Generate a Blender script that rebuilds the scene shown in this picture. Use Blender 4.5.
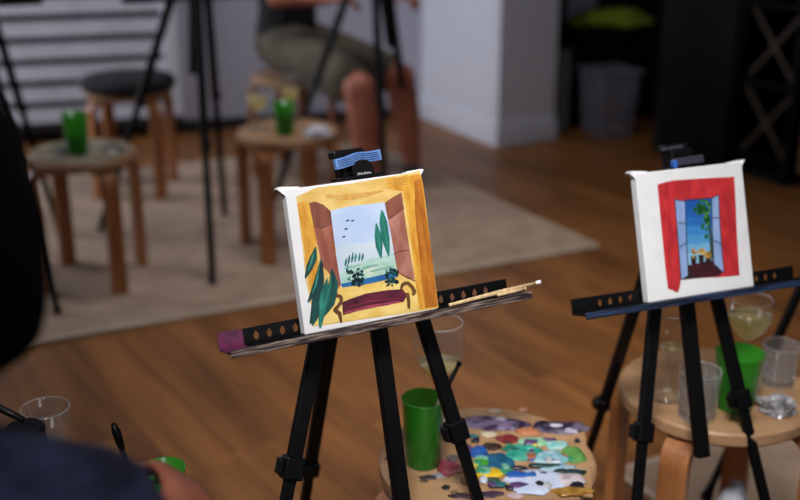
import bpy, bmesh, math, random
from mathutils import Vector, Matrix, noise
random.seed(7)
for o in list(bpy.data.objects): bpy.data.objects.remove(o)
S = bpy.context.scene
C = S.collection
R = math.radians

# ------------------------------------------------------------------ camera
CAM_H, PITCH, FPX = 1.38, R(20.0), 800*50/36.0
cd = bpy.data.cameras.new('camera'); cd.lens = 50; cd.sensor_width = 36; cd.clip_start = .02
cd.dof.use_dof = True; cd.dof.focus_distance = 1.51; cd.dof.aperture_fstop = 2.4
cam = bpy.data.objects.new('camera', cd); C.objects.link(cam)
cam.location = (0, 0, CAM_H); cam.rotation_euler = (R(90)-PITCH, 0, 0)
S.camera = cam

# ------------------------------------------------------------------ light
w = bpy.data.worlds.new('world'); S.world = w; w.use_nodes = True
bg = w.node_tree.nodes['Background']; bg.inputs[0].default_value = (.60, .68, 1, 1); bg.inputs[1].default_value = .058
def area(name, loc, target, size, power, col, spread=180):
    l = bpy.data.lights.new(name, 'AREA'); l.shape = 'RECTANGLE'; l.size, l.size_y = size
    l.energy = power; l.color = col; l.spread = R(spread)
    o = bpy.data.objects.new(name, l); C.objects.link(o); o.location = loc
    o.rotation_euler = (Vector(target)-Vector(loc)).to_track_quat('-Z', 'Y').to_euler()
    return o
area('ceiling_lamp_front', (-.1, .1, 2.6), (.2, 1.65, .72), (.6, .45), 7.0, (1, .97, .94), 46)
area('ceiling_lamp_middle', (.8, 2.7, 2.75), (.6, 2.75, 0), (.9, .5), 5, (1, .90, .80), 80)
area('ceiling_lamp_rear', (-.35, 3.7, 2.75), (-.1, 4.2, 0), (.8, .5), 11, (.97, .96, 1), 120)
area('window_left', (-3.3, 4.45, 1.5), (.3, 5.2, .7), (1.2, 1.4), 34, (.86, .91, 1), 120)
area('window_behind', (2.3, -1.6, 1.9), (.4, 1.8, .7), (1.0, 1.3), 6, (.95, .97, 1), 120)
vs = S.view_settings
vs.view_transform = 'Standard'; vs.look = 'None'; vs.gamma = 1; vs.use_curve_mapping = False; vs.exposure = -.38

# ------------------------------------------------------------------ helpers
def ray(px, py):
    a = (px-400)/FPX; b = -(py-250)/FPX
    return Vector((a, math.cos(PITCH)+b*math.sin(PITCH), -math.sin(PITCH)+b*math.cos(PITCH)))
ORG = Vector((0, 0, CAM_H))
def at_z(px, py, z=0.0):
    r = ray(px, py); return ORG + r*((z-CAM_H)/r.z)
def lin(c):
    return tuple((x/12.92 if x <= .04045 else ((x+.055)/1.055)**2.4) for x in [v/255 for v in c])
def V(*a): return Vector(a)

_m = {}
def mat(name, c, rough=.6, c2=None, scale=(8, 8, 8), metal=0, bump=0, detail=4, lo=.35, hi=.65, coat=0, spec=.5, rnd=False):
    """procedural principled material: two tones mixed by stretched noise, optional bump"""
    if name in _m: return _m[name]
    m = bpy.data.materials.new(name); m.use_nodes = True; _m[name] = m
    nt = m.node_tree; b = nt.nodes['Principled BSDF']
    b.inputs['Roughness'].default_value = rough; b.inputs['Metallic'].default_value = metal
    b.inputs['Coat Weight'].default_value = coat; b.inputs['Specular IOR Level'].default_value = spec
    c = lin(c); c2 = lin(c2) if c2 else tuple(x*.86 for x in c)
    tc = nt.nodes.new('ShaderNodeTexCoord'); mp = nt.nodes.new('ShaderNodeMapping'); mp.inputs['Scale'].default_value = scale
    nz = nt.nodes.new('ShaderNodeTexNoise'); nz.inputs['Scale'].default_value = 1; nz.inputs['Detail'].default_value = detail
    rp = nt.nodes.new('ShaderNodeValToRGB'); rp.color_ramp.elements[0].position = lo; rp.color_ramp.elements[1].position = hi
    rp.color_ramp.elements[0].color = (*c2, 1); rp.color_ramp.elements[1].color = (*c, 1)
    nt.links.new(tc.outputs['Object'], mp.inputs[0]); nt.links.new(mp.outputs[0], nz.inputs['Vector'])
    nt.links.new(nz.outputs[0], rp.inputs[0])
    out = rp.outputs[0]
    if rnd:
        oi = nt.nodes.new('ShaderNodeObjectInfo')
        ad = nt.nodes.new('ShaderNodeVectorMath'); ad.operation = 'MULTIPLY_ADD'
        ad.inputs[1].default_value = (37, 53, 11)
        cm = nt.nodes.new('ShaderNodeCombineXYZ')
        for k in range(3): nt.links.new(oi.outputs['Random'], cm.inputs[k])
        nt.links.new(cm.outputs[0], ad.inputs[0]); nt.links.new(mp.outputs[0], ad.inputs[2])
        nt.links.new(ad.outputs[0], nz.inputs['Vector'])
        hs = nt.nodes.new('ShaderNodeHueSaturation'); mr = nt.nodes.new('ShaderNodeMapRange')
        mr.inputs['To Min'].default_value = .84; mr.inputs['To Max'].default_value = 1.13
        nt.links.new(oi.outputs['Random'], mr.inputs[0]); nt.links.new(mr.outputs[0], hs.inputs['Value'])
        nt.links.new(out, hs.inputs['Color']); out = hs.outputs[0]
    nt.links.new(out, b.inputs['Base Color'])
    if bump:
        bp = nt.nodes.new('ShaderNodeBump'); bp.inputs['Strength'].default_value = bump; bp.inputs['Distance'].default_value = .002
        nt.links.new(nz.outputs[0], bp.inputs['Height']); nt.links.new(bp.outputs[0], b.inputs['Normal'])
    return m
def mixmat(name, col, transp, tcol=(1, 1, 1), transl=.5, gloss=.06, ior=None, rough=.03, noisy=0):
    """thin see-through plastic / glass: transparent + (diffuse & translucent) with a fresnel gloss"""
    if name in _m: return _m[name]
    m = bpy.data.materials.new(name); m.use_nodes = True; _m[name] = m
    nt = m.node_tree; nt.nodes.remove(nt.nodes['Principled BSDF']); out = nt.nodes['Material Output']
    N = nt.nodes.new
    d = N('ShaderNodeBsdfDiffuse'); t = N('ShaderNodeBsdfTranslucent'); tr = N('ShaderNodeBsdfTransparent'); g = N('ShaderNodeBsdfGlossy')
    d.inputs[0].default_value = t.inputs[0].default_value = (*lin(col), 1)
    tr.inputs[0].default_value = (*tcol, 1); g.inputs['Roughness'].default_value = rough; g.inputs[0].default_value = (1, 1, 1, 1)
    a = N('ShaderNodeMixShader'); a.inputs[0].default_value = transl
    nt.links.new(d.outputs[0], a.inputs[1]); nt.links.new(t.outputs[0], a.inputs[2])
    b = N('ShaderNodeMixShader'); b.inputs[0].default_value = transp
    nt.links.new(a.outputs[0], b.inputs[1]); nt.links.new(tr.outputs[0], b.inputs[2])
    c = N('ShaderNodeMixShader')
    f = N('ShaderNodeLayerWeight'); f.inputs[0].default_value = .5
    pw = N('ShaderNodeMath'); pw.operation = 'POWER'; pw.inputs[1].default_value = 4
    ml = N('ShaderNodeMath'); ml.operation = 'MULTIPLY_ADD'; ml.inputs[1].default_value = .6; ml.inputs[2].default_value = gloss
    nt.links.new(f.outputs['Facing'], pw.inputs[0]); nt.links.new(pw.outputs[0], ml.inputs[0]); nt.links.new(ml.outputs[0], c.inputs[0])
    nt.links.new(b.outputs[0], c.inputs[1]); nt.links.new(g.outputs[0], c.inputs[2]); nt.links.new(c.outputs[0], out.inputs[0])
    if noisy:
        nz = N('ShaderNodeTexNoise'); nz.inputs['Scale'].default_value = noisy
        bp = N('ShaderNodeBump'); bp.inputs['Strength'].default_value = 1; bp.inputs['Distance'].default_value = .01
        nt.links.new(nz.outputs[0], bp.inputs['Height']); nt.links.new(bp.outputs[0], g.inputs['Normal']); nt.links.new(bp.outputs[0], f.inputs['Normal'])
    return m

def obj(name, bm, m, parent=None, smooth=False, label=None):
    me = bpy.data.meshes.new(name); bmesh.ops.recalc_face_normals(bm, faces=bm.faces[:]); bm.to_mesh(me); bm.free()
    if smooth:
        for p in me.polygons: p.use_smooth = True
    o = bpy.data.objects.new(name, me); C.objects.link(o); me.materials.append(m)
    if parent:
        o.parent = parent; o.matrix_parent_inverse = Matrix.Translation(-parent.location)
    if label: o['label'] = label
    return o
def tag(o, label, cat, group=None):
    o['label'] = label; o['category'] = cat
    if group: o['group'] = group
    return o
def thing(name, label, cat, loc=(0, 0, 0), group=None):
    o = bpy.data.objects.new(name, None); C.objects.link(o); o.location = loc; o.empty_display_size = .05
    return tag(o, label, cat, group)
def struct(o): o['kind'] = 'structure'; return o

def box(bm, c, s, ax=None, bev=0):
    """box centred at c with full sizes s along axes ax (three vectors)"""
    ax = ax or (V(1, 0, 0), V(0, 1, 0), V(0, 0, 1)); c = Vector(c)
    vs_ = [bm.verts.new(c + ax[0]*(s[0]/2*i) + ax[1]*(s[1]/2*j) + ax[2]*(s[2]/2*k)) for i in (-1, 1) for j in (-1, 1) for k in (-1, 1)]
    f = [bm.faces.new([vs_[q] for q in t]) for t in ((0, 1, 3, 2), (4, 6, 7, 5), (0, 4, 5, 1), (2, 3, 7, 6), (0, 2, 6, 4), (1, 5, 7, 3))]
    if bev:
        ed = {e for q in f for e in q.edges}
        bmesh.ops.bevel(bm, geom=list(ed), offset=bev, segments=2, affect='EDGES', profile=.5)
def bx(c, s, ax=None, bev=0):
    bm = bmesh.new(); box(bm, c, s, ax, bev); return bm
def bar_axes(a, b, side):
    d = (Vector(b)-Vector(a)).normalized(); s = (Vector(side)-d*Vector(side).dot(d)).normalized()
    return (s, d.cross(s), d)
def bar(bm, a, b, wd, dp, side=(1, 0, 0), bev=0):
    a, b = Vector(a), Vector(b); box(bm, (a+b)/2, (wd, dp, (b-a).length), bar_axes(a, b, side), bev)
def tube(bm, pts, rad, n=10, caps=True):
    pts = [Vector(p) for p in pts]; rad = rad if isinstance(rad, (list, tuple)) else [rad]*len(pts)
    rings = []; ref = None
    for i, p in enumerate(pts):
        t = (pts[min(i+1, len(pts)-1)]-pts[max(i-1, 0)]).normalized()
        if ref is None: ref = t.orthogonal().normalized()
        ref = (ref - t*ref.dot(t)).normalized(); q = t.cross(ref)
        rings.append([bm.verts.new(p + (ref*math.cos(k*2*math.pi/n)+q*math.sin(k*2*math.pi/n))*rad[i]) for k in range(n)])
    for a, b in zip(rings, rings[1:]):
        for k in range(n): bm.faces.new((a[k], a[(k+1) % n], b[(k+1) % n], b[k]))
    if caps: bm.faces.new(rings[0][::-1]); bm.faces.new(rings[-1])
def lathe(bm, prof, c, n=28, ax=(0, 0, 1)):
    """revolve (r, h) profile about axis ax through c"""
    ax = Vector(ax).normalized(); u = ax.orthogonal().normalized(); v = ax.cross(u); c = Vector(c); rings = []
    for r, h in prof:
        if r < 1e-6: rings.append([bm.verts.new(c+ax*h)])
        else: rings.append([bm.verts.new(c+ax*h+(u*math.cos(k*2*math.pi/n)+v*math.sin(k*2*math.pi/n))*r) for k in range(n)])
    for a, b in zip(rings, rings[1:]):
        for k in range(n):
            k2 = (k+1) % n
            if len(a) == 1 and len(b) == 1: continue
            if len(a) == 1: bm.faces.new((a[0], b[k], b[k2]))
            elif len(b) == 1: bm.faces.new((a[k], a[k2], b[0]))
            else: bm.faces.new((a[k], a[k2], b[k2], b[k]))
def lt(prof, c, n=28, ax=(0, 0, 1)):
    bm = bmesh.new(); lathe(bm, prof, c, n, ax); return bm
def sweep(bm, pts, wv, wd, th):
    """rectangular strip (width wd along wv, thickness th) swept along pts"""
    wv = Vector(wv).normalized(); pts = [Vector(p) for p in pts]; rings = []
    for i, p in enumerate(pts):
        t = (pts[min(i+1, len(pts)-1)]-pts[max(i-1, 0)]).normalized(); q = t.cross(wv).normalized()
        rings.append([bm.verts.new(p+wv*(a*wd/2)+q*(b*th/2)) for a, b in ((-1, -1), (1, -1), (1, 1), (-1, 1))])
    for a, b in zip(rings, rings[1:]):
        for k in range(4): bm.faces.new((a[k], a[(k+1) % 4], b[(k+1) % 4], b[k]))
    bm.faces.new(rings[0][::-1]); bm.faces.new(rings[-1])
def blob(bm, c, rx, ry, h, rot=0, seed=0, n=18, rough=.25):
    """flat irregular dab of paint lying on a horizontal surface"""
    c = Vector(c); rings = []
    for f, hh in ((1, 0), (.93, .55), (.7, .9), (.35, 1.0)):
        ring = []
        for k in range(n):
            a = k*2*math.pi/n
            q = 1+rough*(noise.noise(V(math.cos(a)*1.6+seed*7.3, math.sin(a)*1.6, seed)) + .5*noise.noise(V(math.cos(a)*4+seed, math.sin(a)*4, seed*3)))
            x, y = math.cos(a)*rx*f*q, math.sin(a)*ry*f*q
            z = hh*h*(1+.4*noise.noise(V(x*60, y*60, seed)))
            ring.append(bm.verts.new(c+V(x*math.cos(rot)-y*math.sin(rot), x*math.sin(rot)+y*math.cos(rot), z)))
        rings.append(ring)
    for a, b in zip(rings, rings[1:]):
        for k in range(n): bm.faces.new((a[k], a[(k+1) % n], b[(k+1) % n], b[k]))
    bm.faces.new(rings[0][::-1]); bm.faces.new(rings[-1])
def crumple(c, rx, ry, rz, seed, sub=4, amp=.35):
    bm = bmesh.new(); bmesh.ops.create_icosphere(bm, subdivisions=sub, radius=1)
    for v in bm.verts:
        p = v.co.copy()
        k = 1+amp*noise.noise(p*1.7+V(seed, 0, 0))+amp*.9*abs(noise.noise(p*3.7+V(0, seed, 0)))-amp*.3
        v.co = V(p.x*rx*k, p.y*ry*k, max(p.z*k, -.55)*rz+.55*rz)+Vector(c)
    return bm

# ------------------------------------------------------------------ materials
M_floor = mat('oak_plank', (150, 98, 50), .45, (112, 70, 34), (1.6, 16, 10), bump=.1, detail=6, rnd=True, spec=.4)
M_sub = mat('subfloor', (96, 62, 38), .6, (80, 50, 30), (3, 30, 3))
M_wall = mat('painted_wall', (206, 207, 222), .8, (197, 198, 214), (2, 2, 2))
M_trim = mat('white_trim', (228, 229, 238), .55, (220, 221, 231), (2, 2, 2))
M_skirt = mat('dark_skirting', (38, 36, 40), .6)
M_rug = mat('rug_wool', (176, 151, 130), .95, (154, 131, 112), (9, 9, 9), bump=.5, detail=8)
M_rugedge = mat('rug_binding', (194, 176, 158), .95)
M_slat = mat('white_slat', (216, 215, 226), .6)
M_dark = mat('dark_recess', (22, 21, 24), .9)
M_black = mat('black_metal', (9, 9, 11), .5, (6, 6, 8), (40, 40, 40), spec=.16)
M_plast = mat('black_plastic', (9, 9, 11), .42, (6, 6, 8), (60, 60, 60), spec=.2)
M_birch = mat('birch_veneer', (182, 143, 106), .45, (156, 118, 84), (3, 30, 30), bump=.08)
M_birchleg = mat('birch_bent_leg', (176, 116, 70), .42, (140, 86, 48), (30, 30, 3))
M_canvas = mat('primed_canvas', (234, 234, 236), .8, (228, 228, 231), (30, 30, 30), bump=.0)
M_green = mixmat('green_plastic', (70, 178, 56), .36, (.55, 1, .45), .5, gloss=.03, rough=.2)
M_water = mixmat('paint_water', (26, 150, 54), .05, (.3, .8, .3), .5, gloss=.02)
M_glass = mixmat('clear_glass', (235, 236, 238), .965, (.97, .98, .98), .5, ior=1.5)
M_wine = mixmat('white_wine', (250, 236, 176), .35, (1, .97, .8), .5, ior=1.33)
M_rim = mixmat('glass_rim', (235, 236, 238), .55, (1, 1, 1), .5, gloss=.25)  # paler than the glass: light refracted at the rim put into the colour
M_drink = mixmat('clear_water', (190, 190, 192), .80, (.95, .97, .98), .5, ior=1.33, noisy=90, gloss=.25)
M_skin = mat('skin', (180, 110, 86), .55, (160, 92, 72), (14, 14, 14))
M_shirtb = mat('black_cotton', (20, 20, 23), .9, (15, 15, 17), (20, 20, 20))
M_navy = mat('navy_cotton', (72, 78, 116), .9, (30, 34, 58), (14, 14, 34), bump=.8, lo=.4, hi=.62)
M_khaki = mat('khaki_cotton', (98, 89, 73), .9, (74, 67, 54), (9, 9, 9), bump=.4)
M_hair = mat('dark_hair', (7, 7, 9), .9, (4, 4, 6), (60, 60, 6), bump=.6, spec=.1)
M_shoe = mat('shoe_rubber', (40, 38, 40), .7)
M_paper = mat('white_paper_towel', (226, 226, 236), .8, (196, 198, 212), (20, 20, 20))
M_bluegrip = mat('blue_ribbed_plastic', (108, 150, 214), .45, (76, 116, 184), (60, 60, 60))
M_steel = mat('brushed_steel', (170, 170, 175), .3, metal=1)
M_handle = mat('raw_wood_handle', (216, 190, 146), .5, (190, 160, 115), (200, 20, 20))

# ------------------------------------------------------------------ setting
A0 = R(26)                                        # direction of the room's grid
E1 = V(math.cos(A0), math.sin(A0), 0); E2 = V(-math.sin(A0), math.cos(A0), 0); Z = V(0, 0, 1)
floor = struct(obj('floor', bx((0, 3.0, -.035), (8, 8.4, .03)), M_sub))
PD = R(-57)
pd = V(math.cos(PD), math.sin(PD), 0); pn = V(-pd.y, pd.x, 0)
PL, PW = 1.45, .145
pbm = bx((0, 0, -.009), (PL-.0008, PW-.0008, .018), bev=.0005); pme = bpy.data.meshes.new('plank'); pbm.to_mesh(pme); pbm.free(); pme.materials.append(M_floor)
rp = random.Random(3); cnt = 0
for i in range(-32, 33):
    off = rp.random()*PL
    for j in range(-6, 7):
        c = pn*(i*PW) + pd*(j*PL+off) + V(0, 3.2, 0)
        lim = .9 + max(c.y, 0)*.42
        if not (.3 < c.y < 6.5 and abs(c.x) < lim and cnt < 298): continue
        o = bpy.data.objects.new('plank', pme); C.objects.link(o); o.parent = floor; cnt += 1
        o.location = c + V(0, 0, -rp.random()*.0006); o.rotation_euler = (0, 0, PD)

wd = (at_z(430, 116)-at_z(190, 131)).normalized(); wn = V(wd.y, -wd.x, 0)
W0 = at_z(190, 131)                           # where slats end and plain wall begins
def wp(s, z=0, out=0): return W0 + wd*s + Z*z + wn*out
wax = (wd, wn, Z)
bm = bmesh.new(); box(bm, wp(-1.25, 1.35, -.06), (5.5, .12, 2.7), wax); struct(obj('wall_back', bm, M_wall))
bm = bmesh.new(); box(bm, wp(-1.25, .03, .008), (5.5, .016, .06), wax, .003); struct(obj('baseboard_back', bm, M_skirt))
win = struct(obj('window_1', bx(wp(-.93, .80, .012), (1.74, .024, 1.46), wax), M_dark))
for k in range(14):
    struct(obj('slat', bx(wp(-.93, .135+k*.105, .05), (1.66, .012, .074), (wd, (wn*math.cos(R(14))+Z*math.sin(R(14))), (Z*math.cos(R(14))-wn*math.sin(R(14)))), .003), M_slat, win))
for s_ in (-.93-.86, -.93+.86):
    obj('stile', bx(wp(s_, .85, .045), (.07, .06, 1.5), wax, .004), M_trim, win)
obj('sill', bx(wp(-.93, .075, .05), (1.80, .08, .02), wax, .004), M_skirt, win)

# boxed-in white pillar with a moulded skirting
P2 = at_z(497, 147); c1 = V(math.sin(A0+R(3)), -math.cos(A0+R(3)), 0); c2 = V(-c1.y, c1.x, 0)
pil = P2 - c1*.55 + c2*.1675
struct(obj('wall_pillar', bx(pil+Z*1.35, (1.1, .335, 2.7), (c1, c2, Z)), M_trim))
sk = bmesh.new(); box(sk, pil+Z*.04, (1.1+.03, .335+.03, .08), (c1, c2, Z), .003); box(sk, pil+Z*.092, (1.1+.018, .335+.018, .05), (c1, c2, Z), .006)
struct(obj('baseboard_pillar', sk, M_trim))
# dark wall behind the tub and the cabinet
DW = P2 + c2*.36 - c1*.72
struct(obj('wall_right', bx(DW + c2*1.3 + c1*(-.06)+Z*1.35, (.12, 2.6, 2.7), (c1, c2, Z)), mat('dark_wall', (44, 40, 36), .85)))

# rugs
rc = at_z(600, 248); rax = (V(-math.cos(R(25.1)), -math.sin(R(25.1)), 0), V(-.513, .858, 0).normalized(), Z)
def rug(name, corner, lx, ly, label, group=None):
    c = corner + rax[0]*lx/2 + rax[1]*ly/2
    t = thing(name, label, 'rug', c, group)
    obj('pile', bx(c+Z*.0075, (lx-.03, ly-.03, .011), rax, .003), M_rug, t)
    b = bmesh.new()
    for s in (-1, 1):
        box(b, c+rax[1]*(s*(ly-.03)/2)+Z*.0065, (lx, .03, .012), rax, .003); box(b, c+rax[0]*(s*(lx-.03)/2)+Z*.0065, (.03, ly-.06, .012), rax, .003)
    obj('binding', b, M_rugedge, t, label='paler stitched rug border')
rug('area_rug', rc, 3.4, 1.75, 'large pale beige rug with painters and stools standing on it')
rc2 = at_z(740, 438); rc2 = rc2 + V(math.cos(R(25.1)), math.sin(R(25.1)), 0)*.8 - rax[1]*1.2
rug('area_rug', rc2, 1.19, 1.2, 'beige rug beneath the stool of wine glasses')

# ------------------------------------------------------------------ stools
def stool(cx, cy, a0, label, group=None, seat=M_birch, cushion=False, z=.45, name='round_stool', z0=0.):
    t = thing(name, label, 'stool', (cx, cy, z0), group)
    r = .175; b = bmesh.new()
    lathe(b, [(0, z-.026), (r-.003, z-.026), (r, z-.022), (r, z-.004), (r-.004, z), (0, z)], (cx, cy, 0), 48)
    obj('seat', b, seat, t)
    if cushion:
        b = bmesh.new(); lathe(b, [(0, z), (r+.008, z), (r+.016, z+.012), (r+.016, z+.032), (r+.004, z+.046), (r-.05, z+.052), (0, z+.054)], (cx, cy, 0), 40)
        obj('cushion', b, M_shirtb, t, True, 'black seat pad')
    for k in range(4):
        a = R(a0+90*k); d = V(math.cos(a), math.sin(a), 0); wv = V(-d.y, d.x, 0); b = bmesh.new(); c = V(cx, cy, 0)
        zt = z-.026-.0105; rr = .045; ro = .182
        pts = [c+d*.05+Z*zt, c+d*.1+Z*zt]
        for q in range(0, 9):
            th = R(90-q*90/8); pts.append(c+d*(ro-rr+rr*math.cos(th))+Z*(zt-rr+rr*math.sin(th)))
        pts += [c+d*ro+Z*.2, c+d*ro+Z*z0]
        sweep(b, pts, wv, .05, .021); obj('leg', b, M_birchleg, t)
    return t
SR = (.578, 1.822); SP = (.141, 1.572); SL = (-1.03, 3.48); SM = (-.392, 3.78); SB = (-1.11, 4.5); SN = (-.475, 1.395); SQ = (-.47, 4.78)
stool(*SP, 200, 'birch stool splashed with paint, holding the palette sheet')
stool(*SR, 235, 'birch stool crowded with wine glasses and tumblers', z0=.0135)
stool(*SL, 312, 'birch stool on the rug holding a lone green cup and paint palette', z0=.0135)
stool(*SM, 250, 'birch stool on the rug carrying drinks beside the seated painter', z0=.0135)
stool(*SB, 315, 'wooden stool with a black padded seat by the slatted window', cushion=True, z0=.0135)
stool(*SQ, 200, 'birch stool the painter in shorts is sitting on', z0=.0135)
stool(*SN, 30, 'birch stool behind the shoulder of the painter in navy')
stool(-.37, .60, 20, 'birch stool under the painter in navy')

# ------------------------------------------------------------------ easels
def frame(B, yaw, lean):
    e = V(math.cos(yaw), math.sin(yaw), 0); n = V(math.sin(yaw), -math.cos(yaw), 0)
    return Vector(B), e, -n*math.sin(lean)+Z*math.cos(lean), n*math.cos(lean)+Z*math.sin(lean)
def on_plane(px, py, fr, off):
    B, e, up, nf = fr; r = ray(px, py); return ORG + r*(((B+nf*off-ORG).dot(nf))/r.dot(nf))

def rail_mesh(s0, s1, h, holes, fr, off, zc):
    """strip with pear-shaped holes, standing along e; cells without a hole stay solid"""
    B, e, up, nf = fr; b = bmesh.new(); P = .0185; th = .0022
    n0 = int((s1-s0)/P); x = s0
    def cell(x0, x1, hole):
        for o_ in (0, th):
            base = B+nf*(off+o_)+up*zc
            if not hole:
                b.faces.new([b.verts.new(base+e*a+up*q) for a, q in ((x0, 0), (x1, 0), (x1, h), (x0, h))]); continue
            cx = (x0+x1)/2; N = 16; inn, out = [], []
            for k in range(N):
                a = k*2*math.pi/N; ca, sa = math.cos(a), math.sin(a)
                wdt = .0042 if sa < .1 else .0042*(1-.66*(sa-.1)/.9)
                inn.append(b.verts.new(base+e*(cx+ca*wdt)+up*(h*.46+sa*h*.30)))
                m_ = max(abs(ca), abs(sa)); out.append(b.verts.new(base+e*(cx+ca/m_*(x1-x0)/2)+up*(h/2+sa/m_*h/2)))
            for k in range(N): b.faces.new((inn[k], inn[(k+1) % N], out[(k+1) % N], out[k]))
    k = 0
    while x < s1-1e-6:
        x1 = min(x+P, s1); cell(x, x1, holes and x-s0 > .024 and s1-x1 > .012); x = x1; k += 1
    for zq in (0, h):
        q = [B+nf*off+up*(zc+zq)+e*s0, B+nf*off+up*(zc+zq)+e*s1, B+nf*(off+th)+up*(zc+zq)+e*s1, B+nf*(off+th)+up*(zc+zq)+e*s0]
        b.faces.new([b.verts.new(v) for v in q])
    return b

M_trayfront = {}
def easel(label, B, yaw, lean, span, legs, rear, rear_top, mast=(-.27, .25), mast_s=0., clampcol=None, stain=None, lip=None, group=None, clampt=(.19, .19, .5), detail=True, lw=1.):
    """legs: two (top, foot, clamp fraction); rear foot. all world points"""
    fr = frame(B, yaw, lean); B, e, up, nf = fr
    t = thing('field_easel', label, 'easel', (B.x, B.y, 0), group)
    cax = (e, up, nf)
    b = bmesh.new(); bar(b, B+e*mast_s+nf*-.041+up*mast[0], B+e*mast_s+nf*-.041+up*mast[1], .022*lw, .018, e, .002); obj('mast', b, M_black, t)
    # tray: floor, perforated back rail, worn front lip
    s0, s1 = span; L = s1-s0; cs = (s0+s1)/2
    tr = obj('tray', bx(B+e*cs+up*-.002+nf*-.0025, (L, .004, .044), cax, .001), M_black, t)
    obj('back_rail', rail_mesh(s0+.004, s1-.016, .021, detail, fr, -.0235, .0), M_plast, tr)
    fl = obj('front_lip', bx((0, 0, 0), (L, .0105, .004), None, .0012), lip or M_black, tr)
    fm = Matrix((e, up, nf)).transposed().to_4x4(); fm.translation = B+e*cs+up*-.0032+nf*.0205; fl.matrix_parent_inverse = Matrix(); fl.matrix_basis = fm
    if stain:
        q = bmesh.new(); box(q, B+e*(s0+.015)+up*.0105+nf*-.0205, (.034, .0215, .0016), cax, .0004); box(q, B+e*(s0+.012)+up*.0006+nf*0, (.034, .001, .036), cax)
        obj('end_plate', q, stain, tr, label='paint-stained tray end')
    else:
        obj('end_plate', bx(B+e*(s0+.014)+up*.0105+nf*-.0205, (.030, .0215, .0016), cax, .0004), M_plast, tr)
    obj('bracket', bx(B+e*mast_s+nf*-.032+up*.006, (.03, .024, .014), cax, .002), M_plast, t)
    # head block and legs
    hd = B+nf*-.055+up*rear_top
    obj('head', bx(hd, (.085, .04, .032), cax, .004), M_plast, t)
    for (tp, ft, cf) in list(legs)+[(hd+e*mast_s*.5+nf*-.012, rear, .58 if len(rear) == 3 else .58)]:
        tp, ft = Vector(tp), Vector(ft); d = (ft-tp); md = tp+d*cf; b = bmesh.new()
        bar(b, tp, md+d.normalized()*.012, .0205*lw, .014*lw, e, .002); lg = obj('leg', b, M_black, t)
        b = bmesh.new(); bar(b, md, ft-d.normalized()*.03, .0165*lw, .011*lw, e, .0015); obj('lower_section', b, M_black, lg)
        b = bmesh.new(); ba = bar_axes(tp, ft, e); box(b, md, (.029, .024, .032), ba, .003); box(b, md+ba[0]*-.016+ba[1]*-.004, (.010, .016, .022), ba, .002)
        obj('leg_clamp', b, M_plast, lg)
        b = bmesh.new(); lathe(b, [(0, 0), (.013, 0), (.014, .006), (.011, .02), (.008, .04), (0, .042)], ft, 14, -d); obj('rubber_foot', b, M_plast, lg, True)
    # canvas holder on top of the mast
    ct, ca, tw = clampt; c0 = B+e*(mast_s+ca)+up*ct+nf*-.012
    cl = obj('canvas_holder', bx(c0+up*.0025+nf*-.004, (.068, .005, .03), cax, .0015), M_plast, t)
    b = bmesh.new(); box(b, c0+up*.018+nf*-.018, (.045, .03, .03), cax, .004); box(b, c0+up*.036+e*-.006+nf*-.02, (.046, .012, .022), cax, .003); obj('slider_block', b, M_plast, cl)
    ra = R(tw); ex = e*math.cos(ra)+up*math.sin(ra); ux = up*math.cos(ra)-e*math.sin(ra)
    if clampcol:
        b = bmesh.new(); n = 22; prof = []
        for k in range(n+1):
            x = -.034+.068*k/n; prof.append((x, .0026*math.exp(-(x/.014)**2)))
        g0 = c0+up*.026+nf*.008
        lo = [b.verts.new(g0+ex*x+ux*(y-.0070)) for x, y in prof]; hi = [b.verts.new(g0+ex*x+ux*(y+.0070)) for x, y in prof]
        lo2 = [b.verts.new(g0+ex*x+ux*(y-.0070)-nf*.009) for x, y in prof]; hi2 = [b.verts.new(g0+ex*x+ux*(y+.0070)-nf*.009) for x, y in prof]
        for k in range(n):
            for q in ((lo, hi), (hi, hi2), (hi2, lo2), (lo2, lo)): b.faces.new((q[0][k], q[0][k+1], q[1][k+1], q[1][k]))
        for k in (0, n): b.faces.new((lo[k], hi[k], hi2[k], lo2[k]))
        gr = obj('grip', b, clampcol, cl, label='blue ribbed grip bar')
        b = bmesh.new()
        for r_ in range(4):
            for k in range(1, n-1):
                (xa, ya), (xb, yb) = prof[k], prof[k+1]
                bar(b, g0+ex*xa+ux*(ya-.0042+.0028*r_)+nf*.0004, g0+ex*xb+ux*(yb-.0042+.0028*r_)+nf*.0004, .0009, .0008, ux)
        obj('rib', b, mat('grip_groove', (30, 46, 84), .5), gr)
        b = bmesh.new(); lathe(b, [(0, 0), (.0155, 0), (.0165, .001), (.0165, .006), (.015, .0075), (0, .0075)], c0+up*.0090+e*.004+nf*.003, 30, nf); dk = obj('knob', b, M_plast, cl)
        b = bmesh.new(); rl = random.Random(5)
        for k in range(9):
            h_ = .0022+rl.random()*.0012
            bar(b, c0+up*.0050+e*(-.0055+k*.0023)+nf*.0117, c0+up*(.0050+h_)+e*(-.0055+k*.0023+.0004)+nf*.0117, .0007, .0003, e)
            bar(b, c0+up*(.0050+h_*rl.random())+e*(-.0055+k*.0023)+nf*.0117, c0+up*(.0050+h_*.5)+e*(-.0055+k*.0023+.0014)+nf*.0117, .0006, .0003, nf)
        obj('lettering', b, mat('white_print', (210, 212, 220), .6), dk, label='tiny white lettering')
    else:
        g = obj('grip', bx(c0+up*.012+nf*.006+e*.002, (.056, .013, .010), (ex, ux, nf), .002), mat('grey_grip', (58, 58, 72), .4), cl)
        obj('grip_end', bx(c0+up*.0085+nf*.0075+e*-.025, (.008, .014, .010), (ex, ux, nf), .002), mat('blue_cap', (50, 100, 190), .4), g, label='blue end cap')
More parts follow.
